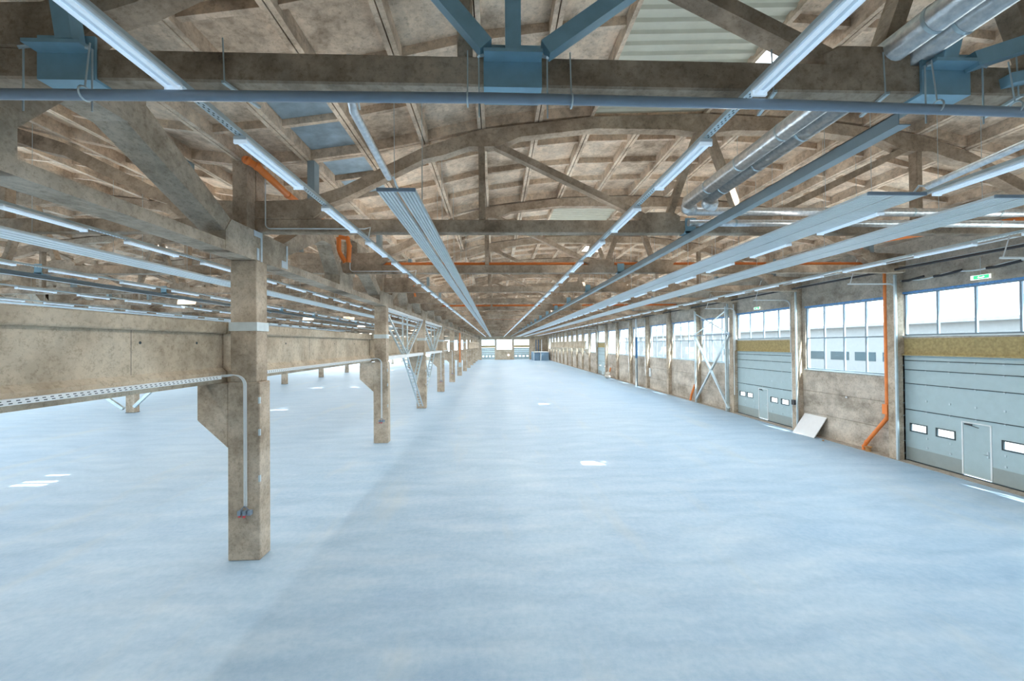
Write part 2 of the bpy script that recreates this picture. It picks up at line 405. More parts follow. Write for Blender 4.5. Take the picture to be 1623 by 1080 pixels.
d1 = sectional_door(1, 12.08, 17.38, 'grey-blue sectional door with wicket door at the right edge, nearest of the wall', (2.2, 3.1), (4.4, 3.35, 1.15, .2))
d2 = sectional_door(2, 24.22, 29.92, 'grey-blue sectional door beyond the first window bay', (2.35, 3.25), (4.75, 3.9, 1.35, .35))
d3 = sectional_door(3, 66.0, 71.3, 'narrow looking grey sectional door far along the right wall', (2.2, 3.1), (4.4, 3.6, 1.1, .3))
for (ya, yb, ds) in ((12.05, 17.4, 'nearest'), (24.1, 29.95, 'second'), (66., 71.3, 'far')):
    b = MB(); b.box(XW+.0, XW+.14, ya, yb, 4.70, 5.44)
    for q in range(1, 8): b.box(XW-.004, XW, ya+(yb-ya)*q/8-.006, ya+(yb-ya)*q/8+.006, 4.72, 5.42)
    b.box(XW-.12, XW, ya, yb, 4.68, 4.74)
    tag(b.build('insulation_panel', M['wool']), 'yellow mineral wool infill above the %s sectional door in the right wall' % ds, 'insulation')

# end wall and its doors (main aisle)
b = MB(); y0, y1 = YEND, YEND+.3
b.box(-6.3, -4.95, y0, y1, 0, 11.8); b.box(-.3, .3, y0, y1, 0, 7.1); b.box(5.85, 6.5, y0, y1, 0, 7.1); b.box(11.85, XW+.3, y0, y1, 0, 7.1)
b.box(.3, 5.85, y0, y1, 0, 3.55); b.box(-4.95, XW+.3, y0, y1, 7.1, 11.8)
for x in (-30.3, -18.3): b.box(x-.4, x+.4, y0, y1, 0, 11.8)
b.box(XL, -6.3, y0, y1, 0, 1.2); b.box(XL, -6.3, y0, y1, 7.1, 11.8)
for k in range(9): b.box(XL+6*k-.3, XL+6*k+.3, y0, y1, 1.2, 7.1)
struct(b.build('wall_back', M['beam']), 'far end wall of the hall with two doors and high windows', 'wall')
window(0, 40, .3, 5.85, 3.55, 7.1, 4, 2, YEND+.1, 'Y', 'wide window in the middle of the far end wall', False)
window(0, 41, -4.95, -.3, 5.1, 7.1, 3, 1, YEND+.1, 'Y', 'window strip above the left far door', False)
window(0, 42, 6.5, 11.85, 5.1, 7.1, 3, 1, YEND+.1, 'Y', 'window strip above the right far door', False)
ix = 43
for k in range(8):
    window(0, ix, XL+6*k+.3, XL+6*k+5.7, 1.2, 7.1, 4, 2, YEND+.1, 'Y', 'tall window in the far end wall of the side aisles', False); ix += 1
for dn, xa, xb, lb in ((4, -4.95, -.3, 'pale sectional door at the left of the far end wall'), (5, 6.5, 11.85, 'pale sectional door at the right of the far end wall')):
    d = empty('door_%d' % dn, (xa, YEND, 0)); struct(d, lb, 'door'); L = xb-xa
    for i, (za, zb) in enumerate(((.05, 1.0), (1.5, 2.2), (2.22, 2.9), (2.92, 3.5), (3.52, 4.2))):
        box(0, L, .02, .08, za, zb).build('door_section', M['door'], d)
    b = MB(); n = 4
    for i in range(n+1): b.box(max(0, L*i/n-.3), min(L, L*i/n+.3), .02, .08, 1.0, 1.5)
    b.build('window_section', M['door'], d)
    box(.3, L-.3, .05, .06, 1.0, 1.5).build('vision_pane', M['glass'], d)
    tag(box(xa, xb, YEND-.05, YEND+.1, 4.3, 5.05).build('insulation_panel', M['wool']), 'yellow insulation strip above the %s door of the far end wall' % ('left' if dn == 4 else 'right'), 'insulation')
# left and camera-end walls
b = MB(); b.box(XL-.3, XL, YB, YEND, 0, 1.2); b.box(XL-.3, XL, YB, YEND, 7.2, 11.8)
for k in range(26): b.box(XL-.3, XL, YB+6*k-.3, YB+6*k+.3, 1.2, 7.2)
struct(b.build('wall_left', M['wall']), 'distant left wall with high openings', 'wall')
for k in range(25):
    window(0, ix, YB+6*k+.3, YB+6*k+5.7, 1.2, 7.2, 3, 2, XL-.15, 'X', 'window in the distant left wall', False); ix += 1
struct(box(XL, XW+.3, YB-.3, YB, 0, 11.8).build('wall_front', M['wall']), 'wall behind the camera', 'wall')
struct(box(XW-.75, XW, YB, YEND, 9.75, 9.95).build('ceiling', M['slab']))
struct(box(XW-.45, XW, YB, YEND, 0, .02).build('trim_1', plain('bare_concrete_edge', (.36, .33, .29), .9, 0, var=.25, vscale=5)), 'bare concrete edge strip along the right wall', 'trim')

# ---------------------------------------------------------------- wall columns
def wall_column(corbel):
    t = empty('wall_column')
    bevel(box(-.38, 0, -.22, .22, 0, 8.9).build('shaft', M['column'], t), .02)
    if corbel: MB().prism([(-.38, 4.4), (-1.2, 4.4), (-1.2, 4.0), (-.38, 3.3)], -.22, .22, 'Y').build('corbel', M['column'], t)
    return t
wc0, wc1 = wall_column(False), wall_column(True); u0 = u1 = False; vis = 0
for k, y in enumerate(WY):
    far = 76 < y < 126
    if far: o = wc1 if not u1 else copy_tree(wc1); u1 = True
    else: o = wc0 if not u0 else copy_tree(wc0); u0 = True
    o.location = (XW+.02, y, 0); n = k-4
    if n < -1: tag(o, 'concrete wall column beside the camera, outside the picture', 'column', 'wall columns by the camera')
    elif n < 11: tag(o, 'concrete column on the right wall, %s counted from the nearest sectional door' % (['at the right of it,', 'first', 'second', 'third', 'fourth', 'fifth', 'sixth', 'seventh', 'eighth', 'ninth', 'tenth', 'eleventh'][n+1]), 'column', 'columns of the right wall')
    else: tag(o, 'distant concrete column on the right wall, one of the row %s' % ('under the crane beam' if far else 'at the far end'), 'column', 'distant columns of the right wall')

# ---------------------------------------------------------------- middle row columns
def mid_column(side):
    t = empty('concrete_column')
    b = MB(); b.box(-.39, .39, -.24, .24, 0, 4.44); b.box(-.32, .32, -.24, .24, 4.44, 7.50); bevel(b.build('shaft', M['column'], t), .018)
    for s in ((-1,) if side == 'L' else (-1, 1)):
        bevel(MB().prism([(s*.39, 4.42), (s*1.13, 4.42), (s*1.13, 3.50), (s*.39, 2.80)], -.24, .24, 'Y').build('corbel', M['column'], t), .018)
    b = MB(); b.box(-.34, .34, -.265, -.243, 5.72, 5.94); b.box(-.34, .34, .243, .265, 5.72, 5.94); b.box(-.345, -.322, -.265, .265, 5.72, 5.94); b.box(.322, .345, -.265, .265, 5.72, 5.94)
    b.build('steel_band', M['galv'], t)
    b = MB()
    for z in (3.1, 1.95, 3.9): b.box(.36, .40, -.255, -.20, z, z+.16)
    b.build('embedded_plate', M['galv'], t)
    return t
cA, cB = mid_column('L'), mid_column('R'); fa = fb = False
XM = -6.30; MC = []
for i, y in enumerate(CY):
    if i < 8: o = cA if not fa else copy_tree(cA); fa = True
    else: o = cB if not fb else copy_tree(cB); fb = True
    o.location = (XM, y, 0); MC.append(o)
    if i == 0: tag(o, 'concrete column of the middle row behind the camera, outside the picture', 'column')
    else: tag(o, ['big foreground concrete column with cables and a socket, left of the aisle', 'second concrete column of the middle row, left of the lattice bracing',
                  'third concrete column of the middle row, with bracing ending at its foot', 'fourth concrete column of the middle row', 'fifth concrete column of the middle row',
                  'sixth concrete column, the one with an orange pipe on its face', 'seventh concrete column of the middle row', 'eighth concrete column of the middle row',
                  'ninth concrete column of the middle row', 'tenth concrete column of the middle row', 'eleventh concrete column of the middle row', 'last concrete column of the middle row at the end wall'][i-1], 'column', 'concrete columns left of the main aisle')
def far_column():
    t = empty('concrete_column'); box(-.33, .33, -.25, .25, 0, 7.5).build('shaft', M['column'], t)
    box(-.36, .36, -.28, .28, 0, .03).build('base_plate', M['seam'], t); return t
fc = far_column()
for i, y in enumerate(CY[2:]):
    o = fc if i == 0 else copy_tree(fc); o.location = (-29.95, y+(0 if i else -.1), 0)
    tag(o, '%s slim concrete column across the left aisle%s' % (ORD[i], ', with steel knee braces' if i == 1 else ''), 'column', 'concrete columns across the left aisle')

# ---------------------------------------------------------------- sub-rafter trusses (along the middle row)
def subtruss():
    t = empty('longitudinal_truss'); w = .29
    W_ = {'bottom_tie': .284, 'centre_block': .29, 'end_block': .296, 'apex_block': .29, 'outer_diagonal': .272, 'inner_diagonal': .266}
    def P_(n, poly): MB().prism(poly, -W_[n], W_[n], 'X').build(n, M['column'], t)
    P_('bottom_tie', [(-4.9, 7.5), (4.9, 7.5), (4.9, 7.72), (-4.9, 7.72)])
    P_('centre_block', [(-.72, 7.5), (.72, 7.5), (.72, 8.24), (-.72, 8.24)])
    for s in (-1, 1):
        P_('end_block', [(s*4.65, 7.5), (s*5.985, 7.5), (s*5.985, 8.24), (s*4.85, 8.24), (s*4.65, 7.95)])
        P_('apex_block', [(s*1.3, 9.12), (s*1.45, 9.04), (s*2.3, 9.04), (s*2.6, 9.2), (s*2.6, 9.85), (s*1.3, 9.85)])
        P_('outer_diagonal', [(s*2.2, 9.06), (s*4.66, 7.93), (s*4.9, 8.22), (s*2.5, 9.60)])
        P_('inner_diagonal', [(s*1.5, 9.06), (s*.68, 8.05), (s*.3, 8.22), (s*1.35, 9.5)])
        b = MB(); b.box(-.17, .17, s*5.8-.18, s*5.8+.18, 8.24, 9.92); b.build('roof_post', M['truss'], t)
    return t
st = subtruss(); first = True
for rx, nm in ((XM, 'left of the main aisle'), (-29.95, 'across the left aisle')):
    for i in range(12):
        if rx < -20 and i == 0: continue
        o = st if first else copy_tree(st); first = False
        o.location = (rx, 4.6+12*i, 0)
        tag(o, '%s long concrete truss on the column heads %s' % (ORD[i if rx > -20 else i-1], nm), 'truss', 'concrete trusses on the column heads %s' % nm)

# ---------------------------------------------------------------- roof trusses
UC = [(-11.9, 9.05), (-10.6, 9.10), (-9.6, 9.44), (-7.5, 10.50), (-6, 10.98), (-3, 11.36), (0, 11.48)]
UC = UC+[(-u, z) for u, z in reversed(UC[:-1])]
def roof_truss():
    t = empty('concrete_roof_truss'); w = .14
    def P_(n, poly, ww=w, bv=.02): return bevel(MB().prism(poly, -ww, ww, 'Y').build(n, M['truss'], t), bv)
    P_('bottom_chord', [(-11.9, 8.26), (11.9, 8.26), (11.9, 8.60), (-11.9, 8.60)])
    top = [(u, z) for u, z in UC]; bot = []
    for u, z in UC:
        a = abs(u); th = .32 if a not in (6,) else .46
        if a > 11: th = .45
        bot.append((u, z-th))
    # chord thickened near the nodes
    bot2 = []
    for (u, zb) in bot:
        if abs(u) == 6:
            s = 1 if u > 0 else -1
            zi = 10.98+(.36*(1.1/3))-.32; zo = 10.98-.355*1.1-.30
            pair = [(u-s*1.0, zi), (u-s*.45, zb+.02), (u+s*.35, zb), (u+s*1.0, zo)]
            bot2 += pair if s > 0 else list(reversed(pair))
        elif abs(u) == 0: bot2 += [(-.8, 11.04), (-.35, 10.98), (.35, 10.98), (.8, 11.04)]
        else: bot2.append((u, zb))
    # strips between the two outlines, cut at matching u
    us = sorted(set([p[0] for p in top]+[p[0] for p in bot2]))
    def at(poly, u):
        for (a, za), (c_, zc) in zip(poly, poly[1:]):
            if a-1e-9 <= u <= c_+1e-9: return za+(zc-za)*(u-a)/max(1e-9, c_-a)
    vs_ = []; fs = []
    for u in us:
        for yy in (-w, w): vs_ += [(u, yy, at(bot2, u)), (u, yy, at(top, u))]
    for i in range(len(us)-1):
        a = 4*i; fs += [(a, a+4, a+5, a+1), (a+3, a+7, a+6, a+2), (a+1, a+5, a+7, a+3), (a+2, a+6, a+4, a)]
    n = len(vs_); fs += [(0, 1, 3, 2), (n-4, n-2, n-1, n-3)]
    MB().add(vs_, fs).build('top_chord', M['truss'], t)
    for s in (-1, 1):
        P_('end_block', [(s*11.9, 8.6), (s*10.35, 8.6), (s*9.9, 8.95), (s*10.6, 9.1), (s*11.9, 9.05)], .146)
        P_('centre_block', [(s*.72, 8.55), (s*1.78, 8.55), (s*1.78, 8.72), (s*1.6, 8.82), (s*.9, 8.82), (s*.72, 8.72)], .143)
        P_('post', [(s*5.92, 8.6), (s*6.09, 8.6), (s*6.09, 10.6), (s*5.92, 10.6)], .12)
        b = MB(); b.bar((s*5.75, 0, 10.66), (s*1.70, 0, 8.72), .22, .17); b.build('long_diagonal', M['truss'], t)
        b = MB(); b.bar((s*.12, 0, 11.1), (s*.98, 0, 8.75), .22, .17, (1, 0, 0)); b.build('short_diagonal', M['truss'], t)
        for uu in (10.4,):
            zt = roof(uu); zb = at(top, uu)
            box(s*uu-.09, s*uu+.09, -.14, .14, zb-.06, zt).build('slab_seat', M['railgrey'], t)
    return t
rt = roof_truss(); first = True
for gi, (gx, nm) in enumerate(((XC, 'over the main aisle'), (XC-24, 'over the left aisle'), (XC-48, 'over the far left aisle'))):
    j = 0
    for i, ty in enumerate(TY):
        if gi == 2 and (ty < 15 or ty > 100): continue
        o = rt if first else copy_tree(rt); first = False
        o.location = (gx, ty, 0)
        if gi < 2 and i == 0: tag(o, 'arched concrete roof truss behind the camera %s' % nm, 'roof truss'); continue
        extra = {0: ', nearest, with blue struts'}.get(j, '') if gi == 0 else ''
        if j < 25 and gi < 2: tag(o, '%s arched concrete roof truss %s%s' % (ORD[j], nm, extra), 'roof truss', 'concrete roof trusses %s' % nm)
        else: tag(o, 'distant arched concrete roof truss %s' % nm, 'roof truss', 'distant concrete roof trusses %s' % nm)
        j += 1

# ---------------------------------------------------------------- crane beams
def crane_beam(L):
    t = empty('crane_beam'); h = L/2
    b = MB(); b.prism([(-.28, 5.66), (.2, 5.66), (.22, 5.70), (.22, 5.95), (-.28, 5.95)], -h, h, 'Y'); bevel(b.build('top_flange', M['beam'], t), .015)
    b = MB(); b.prism([(-.12, 4.80), (.10, 4.80), (.10, 5.66), (-.12, 5.66)], -h, h, 'Y'); b.build('web', M['beam'], t)
    b = MB(); b.prism([(-.2, 4.43), (.2, 4.43), (.2, 4.70), (.10, 4.80), (-.12, 4.80), (-.2, 4.7)], -h, h, 'Y'); b.build('bottom_flange', M['beam'], t)
    for yy in (-4.7, -2.9, 1.15, 3.6, 5.1): MB().tube([(.09, yy, 5.42), (.104, yy, 5.42)], .03, 8).build('bolt_hole', M['seam'], t)
    for yy in (-4.2, -1.2, 1.3, 3.4): box(.09, .102, yy, yy+.008, 4.8, 5.66).build('web_joint', M['seam'], t)
    return t
cb = crane_beam(11.94)
names_cb = ['nearest, cut by the left picture edge', 'between the first and second columns', 'behind the first lattice bracing', 'behind the second lattice bracing', 'between the fourth and fifth columns']
for i in range(5):
    o = cb if i == 0 else copy_tree(cb); o.location = (-7.06, 4.6+12*i, 0)
    tag(o, 'massive concrete crane beam left of the middle columns, %s' % names_cb[i], 'beam', 'crane beams left of the middle columns')
for i in range(4):
    o = copy_tree(cb); o.location = (-5.55, 88.6+12*i, 0)
    tag(o, 'far pale crane beam on the aisle side of the middle columns, %s of four' % ['first', 'second', 'third', 'last'][i], 'beam', 'far crane beams by the middle columns')
for i in range(4):
    o = copy_tree(cb); o.location = (17.35, 83.4+12*i, 0)
    tag(o, 'far crane beam on corbels along the right wall, %s of four' % ['first', 'second', 'third', 'last'][i], 'beam', 'far crane beams along the right wall')

# ---------------------------------------------------------------- cable trunking and column conduits
for i in range(5):
    b = MB(); y0 = -1.1+12*i; y1 = y0+11.35
    b.box(-6.85, -6.76, y0, y1, 4.53, 4.62)
    if i < 2:
        b.cur = 1
        n = int((y1-max(y0, 4))/.11)
        for k in range(n):
            yy = max(y0, 4)+k*.11
            b.box(-6.7605, -6.756, yy, yy+.045, 4.585, 4.598); b.box(-6.7605, -6.756, yy+.02, yy+.065, 4.55, 4.563)
    tag(b.build('cable_trunking', (M['white'], M['seam'])), 'white perforated cable trunking along the crane beam, %s' % names_cb[i], 'cable trunking', 'cable trunking on crane beams')
def conduit(y):
    t = empty('socket_conduit', (XM, y-.24, 0))
    b = MB()
    for k, dx in enumerate((-.03, 0, .03)):
        pts = [(-.52, -.035, 4.58+.02*k), (-.30, -.045, 4.60+.02*k)]+arc((-.20+dx, -.04, 4.36), .26, PI/2, 0, 8, 'XZ')+[(.06+dx, -.035, 1.36)]
        b.tube(pts, .013, 6)
    b.build('cable', M['white'], t)
    s = MB()
    for dx in (-.09, .03, .15): s.box(dx, dx+.075, -.12, -.01, 1.16, 1.27)
    s.tube([(.06, -.08, 1.38), (.0-.05, -.07, 1.27)], .012, 6); s.tube([(.06, -.08, 1.38), (.18, -.07, 1.27)], .012, 6)
    s.build('socket_box', M['greypipe'], t)
    r = MB(); r.tube([(.06, -.07, 1.17), (.06, -.10, 1.10)], .035, 10); r.tube([(-.05, -.07, 1.17), (-.05, -.10, 1.11)], .03, 10); r.build('socket_cap', M['red'], t)
    return t
c0 = conduit(CY[1])
for i in range(1, 6):
    if i == 3: continue
    o = c0 if i == 1 else copy_tree(c0); o.location = (XM+.0, CY[i]-.24, 0)
    tag(o, 'white cables dropping to a red socket on the %s concrete column' % ['', 'big foreground', 'second', 'third', 'fourth', 'fifth'][i], 'cables', 'socket cables on the middle columns')
b = MB(); b.tube([(XM+.1, CY[6]-.36, 7.4), (XM+.1, CY[6]-.36, 2.3)], .09, 10)
o = b.build('orange_downpipe', M['orange']); tag(o, 'orange downpipe on the front of the sixth middle column', 'pipe')
tag(box(XM-.15, XM+.35, CY[6]-.44, CY[6]-.25, 1.5, 2.3).build('electrical_box', M['galv']), 'pale box below the orange downpipe on the sixth middle column', 'box')

# grout patches at the foreground column head
b = MB(); X0 = XM+.295
for y0, y1, z0, z1 in ((10.42, 10.52, 7.52, 7.82), (10.58, 10.66, 7.5, 8.25), (11.85, 11.93, 7.55, 8.22), (11.6, 11.85, 7.55, 7.75), (10.3, 10.6, 8.1, 8.24)):
    b.box(X0-.005, X0+.012, y0, y1, z0, z1)
tag(b.build('grout_patch', M['grout']), 'pale grout smears on the joint above the big foreground column', 'grout')

# ---------------------------------------------------------------- lattice bracing
def ladder(b, p, q, gap=.32, wide=.09, rung=.42):
    p, q = Vector(p), Vector(q); d = (q-p); L = d.length; d.normalize()
    for s in (-1, 1): b.bar(p+Vector((s*gap/2, 0, 0)), q+Vector((s*gap/2, 0, 0)), wide, .09, (1, 0, 0))
    n = int(L/rung)
    for k in range(1, n): c_ = p+d*(L*k/n); b.bar(c_-Vector((gap/2, 0, 0)), c_+Vector((gap/2, 0, 0)), .05, .05)
    return b
def lattice(yc, s, label):
    t = empty('lattice_bracing', (XM, yc, 0))     # yc: braced column; s: side it reaches to
    a = s*11.7; m_ = s*6.2
    ladder(MB(), (0, m_, 4.55), (0, s*.45, .25)).build('lower_leg', M['galv'], t)
    ladder(MB(), (0, s*.4, 4.5), (0, s*3.1, 2.4), .26).build('lower_strut', M['galv'], t)
    ladder(MB(), (0, a, 7.3), (0, m_, 4.65)).build('upper_leg', M['galv'], t)
    ladder(MB(), (0, s*.4, 7.3), (0, m_, 4.65)).build('upper_leg', M['galv'], t)
    b = MB(); b.box(-.2, -.12, m_-.05, m_+.05, 4.65, 7.4); b.box(.12, .2, m_-.05, m_+.05, 4.65, 7.4); b.build('hanger', M['galv'], t)
    b = MB(); b.box(-.22, .22, min(s*.3, a), max(s*.3, a), 4.5, 4.72); b.build('strut', M['white'], t)
    b = MB(); b.box(-.22, .22, min(s*.3, a), max(s*.3, a), 7.36, 7.49); b.build('head_member', M['white'], t)
    tag(t, label, 'bracing', 'lattice bracing between middle columns')
lattice(CY[3], -1, 'galvanised lattice bracing between the second and third middle columns')
lattice(CY[3], 1, 'galvanised lattice bracing between the third and fourth middle columns')
# knee braces at the far-left column
t = empty('knee_brace', (-29.95, 34.3, 0)); tag(t, 'steel knee braces on the column across the left aisle, seen under the crane beam', 'bracing')
MB().bar((-2.6, -.05, 1.9), (-.42, -.05, .35), .2, .22).build('brace_arm', M['galv'], t)
MB().bar((2.4, -.05, 2.4), (.42, -.05, .5), .2, .22).build('brace_arm', M['galv'], t)
# cross bracing in the wall bay
t = empty('cross_bracing', (17.72, 30.0, 0)); tag(t, 'galvanised steel cross bracing over the window bay beyond the second sectional door', 'bracing')
for p, q in (((0, .1, .3), (0, 5.3, 5.9)), ((.08, .1, 5.9), (.08, 5.3, .3))): MB().bar(p, q, .14, .16).build('diagonal', M['galv'], t)
for p, q in (((0, .1, 6.05), (0, 5.3, 7.95)), ((.06, .1, 7.95), (.06, 5.3, 6.05))): MB().bar(p, q, .07, .07).build('upper_diagonal', M['galv'], t)
for z in (5.95, 6.05): pass
MB().bar((0, 0, 5.97), (0, 5.4, 5.97), .1, .1).build('crossbar', M['greypipe'], t)
MB().bar((.05, 5.28, .05), (.05, 5.28, 8.1), .12, .12, (0, 1, 0)).build('upright', M['galv'], t)
MB().bar((.02, .45, .05), (.02, .45, 8.1), .12, .12, (0, 1, 0)).build('upright', M['galv'], t)

# ---------------------------------------------------------------- blue steel strut frame on the near truss
YT = 4.7
def clamp(x, w, arms, label):
    t = empty('strut_clamp', (x, YT, 8.26))
    b = MB(); b.box(-w, w, -.17, .17, -.03, -.0); b.box(-w, w, -.17, -.143, 0, .45); b.box(-w, w, .143, .17, 0, .45)
    b.box(-w*.98, w*.98, -.33, -.17, .26, .30)
    b.build('clamp_plate', M['blue'], t)
    for p, q, ww in arms: MB().bar(p, q, ww, .15, (0, 1, 0)).build('strut', M['blue'], t)
    for s in (-1, 1):
        b = MB(); b.tube([(s*(w+.05), -.25, -.42), (s*(w+.05), -.25, .25)], .009, 6); b.bar((s*(w+.05), -.3, .22), (s*(w-.15), -.1, .42), .04, .02)
        b.build('threaded_rod', M['galv'], t)
    tag(t, label, 'steel strut', 'blue strut clamps on the near truss'); return t
clamp(.22, .33, [((0, -.25, .28), (0, -.45, 3.0), .17), ((-.30, -.25, .35), (-1.35, -.35, 1.5), .17), ((.36, -.25, .33), (2.0, -.35, 1.45), .17)], 'blue steel clamp with three struts at the middle of the near truss')
clamp(-4.62, .3, [((.13, -.25, .32), (.07, -.45, 1.9), .17)], 'blue steel clamp with one strut at the left end of the near truss')
clamp(5.35, .30, [((-.12, -.25, .30), (.05, -.45, 1.7), .17), ((.2, -.25, .3), (2.4, -.35, 1.0), .17), ((.7, -.2, .12), (2.6, -.3, .5), .12)], 'blue steel clamp with struts at the right end of the near truss')

# ---------------------------------------------------------------- grey pipe across the picture
t = empty('overhead_pipe', (0, 4.2, 7.88)); tag(t, 'long grey-blue pipe running across the hall just below the near truss', 'pipe')
MB().tube([(-5.65, 0, -.02), (-5, 0, -.02), (0, 0, .02), (3, 0, 0), (9.5, 0, -.1)], .052, 14).build('pipe_run', M['greypipe'], t)
for x in (-4.1, -.27, .82, 4.85, 5.75):
    b = MB(); b.tube([(x, 0, .06), (x, .05, .55)], .008, 6)
    b.tube([(x, .068*math.cos(a), .068*math.sin(a)) for a in [2*PI*k/14 for k in range(15)]], .009, 6, False); b.build('pipe_hanger', M['galv'], t)
# angle brackets under the near truss
for q, (x, lb) in enumerate(((-2.95, 'left'), (3.25, 'right of centre'), (4.6, 'near the right'), (6.25, 'at the far right'))):
    b = MB(); b.bar((x, 4.50, 8.22), (x+.12, 4.98, 8.22), .04, .03); b.tube([(x, 4.53, 8.2), (x-.02, 4.53, 8.72)], .008, 6)
    tag(b.build('hanger_bracket', M['galv']), 'small steel hanger bracket clamped under the near truss, %s' % lb, 'bracket', 'hanger brackets on the near truss')

# ---------------------------------------------------------------- light strips
def tray_obj(x, y0, y1, label, hangers=True):
    t = empty('lamp_tray', (x, y0, 8.06)); tag(t, label, 'cable tray', 'lamp trays')
    b = MB(); L = y1-y0; b.box(-.045, .045, 0, L, .0, .012); b.box(-.05, -.045, 0, L, 0, .06); b.box(.045, .05, 0, L, 0, .06)
    b.cur = 1
    k = 0; y = 0
    while y < min(L, 12): b.box(-.02, -.006, y, y+.03, -.0015, 0); b.box(.008, .022, y+.04, y+.07, -.0015, 0); y += .08
    b.build('tray_channel', (M['galv'], M['seam']), t)
    return t
def luminaire():
    t = empty('batten_light')
    b = MB(); b.prism([(-.075, -.002), (.075, -.002), (.085, -.03), (.08, -.05), (-.08, -.05), (-.085, -.03)], 0, 1.58, 'Y'); b.build('lamp_body', M['white'], t)
    b = MB(); b.tube([(-.048, .03, -.072), (-.048, 1.55, -.072)], .019, 10); b.tube([(.048, .03, -.072), (.048, 1.55, -.072)], .019, 10); b.box(-.08, .08, 0, .03, -.1, -.05); b.box(-.08, .08, 1.55, 1.58, -.1, -.05); b.build('lamp_tubes', M['tube'], t.children[0])
    return t
lum = luminaire(); lum_far = empty('batten_light'); 
b = MB(); b.prism([(-.08, 0), (.08, 0), (.08, -.09), (-.08, -.09)], 0, 1.58, 'Y'); far_mesh = b.mesh('batten_light', M['tube'])
bpy.data.objects.remove(lum_far)
first = True
def strip(x, ys, n, where, cutoff=6):
    global first
    tray_obj(x, ys-4, 141 if x > -6.5 else 75, 'perforated galvanised lamp tray %s' % where)
    for k in range(n):
        y = ys+2.64*k
        if k < 14:
            o = lum if first else copy_tree(lum); first = False; o.location = (x, y, 8.06)
        else:
            o = bpy.data.objects.new('batten_light', far_mesh); COL.objects.link(o); o.location = (x, y, 8.06)
        if k < 12: tag(o, '%s batten light of the row %s' % (ORD[k], where), 'light', 'batten lights %s' % where)
        else: tag(o, 'distant batten light of the row %s' % where, 'light', 'distant batten lights %s' % where)
strip(-3.29, 2.7, 50, 'left of the twin heater panels')
strip(2.84, 2.62, 50, 'over the middle of the aisle')
strip(8.05, 2.8, 50, 'beside the wide right heater panel')
strip(13.4, 2.8, 48, 'close to the right wall')
strip(-9.3, 5.3, 24, 'nearest in the left aisle')
strip(-15.3, 6.6, 22, 'second in the left aisle')
strip(-21.0, 8, 21, 'third in the left aisle')
strip(-26.5, 9, 20, 'farthest in the left aisle')

# ---------------------------------------------------------------- radiant heater panels
def heater(x0, x1, y0, y1, z, label, parts=2, ribs=5, gap=.03):
    t = empty('heater_panel', ((x0+x1)/2, y0, z)); tag(t, label, 'heater panel', 'ceiling heater panels'); W_ = x1-x0; L = y1-y0
    for p in range(parts):
        a = -W_/2+W_*p/parts+(gap if p else 0); c_ = -W_/2+W_*(p+1)/parts-(gap if p < parts-1 else 0)
        prof = []; n = ribs; w = (c_-a)/n
        for k in range(n):
            u = a+w*k; prof += [(u, 0), (u+w*.66, 0), (u+w*.74, .035), (u+w*.92, .035)]
        prof.append((c_, 0)); pts = prof+[(c_, .05), (a, .05)]
        MB().prism(pts, 0, L, 'Y').build('panel_strip', M['panelw'], t)
    b = MB(); b.box(-W_/2, W_/2, -.03, .0, -.005, .055); b.build('end_cap', M['greypipe'], t)
    for y in [1.0+3*q for q in range(int(min(L, 30)/3))]:
        for u in (-W_/2+.06, W_/2-.06):
            zr = roof(((x0+x1)/2+u-XC+12) % 24-12)-z+.05
            MB().tube([(u, y, .05), (u, y, zr)], .006, 4, False).build('hanger_rod', M['galv'], t)
    return t
heater(-2.04, -1.37, 7.07, 139, 8.0, 'long twin white ribbed heater panel hanging left of the aisle centre')
heater(6.82, 7.94, 7.1, 139, 8.0, 'wide white ribbed heater panel hanging right of centre', 2, 8)
heater(9.4, 10.5, 7.2, 139, 8.0, 'wide white ribbed heater panel nearest the right wall', 2, 5)
heater(-11.9, -10.9, 3, 75, 8.0, 'long white heater panel in the left aisle above the crane beam', 1, 4)
heater(-28.6, -27.7, 10, 75, 8.0, 'far white heater panel across the left aisle', 1, 3)
# foil-wrapped feed pipes
def feed(x, y0, y1, lab, r=.055):
    t = empty('foil_feed_pipe', (x, y1, 8.05)); tag(t, lab, 'pipe', 'foil wrapped heater feed pipes')
    MB().tube([(0, y0-y1-.05, .75), (0, y0-y1-.05, .30), (0, y0-y1+.05, .16), (0, -.35, .04), (0, -.05, .02)], r, 12).build('foil_pipe', M['foil'], t)
    MB().tube([(0, -.05, .02), (.03, .12, .1), (.05, .25, .0), (.05, .4, .0)], .018, 8).build('hose', M['white'], t)
    MB().tube([(.05, y0-y1-.05, .75), (.07, y0-y1-.05, .35), (.06, y0-y1+.1, .2)], .014, 6).build('hose', M['white'], t)
feed(-1.72, 4.95, 6.7, 'foil-wrapped pipe feeding the twin heater panel left of centre')
feed(7.7, 5.0, 6.9, 'foil-wrapped pipe feeding the wide heater panel at the right', .06)
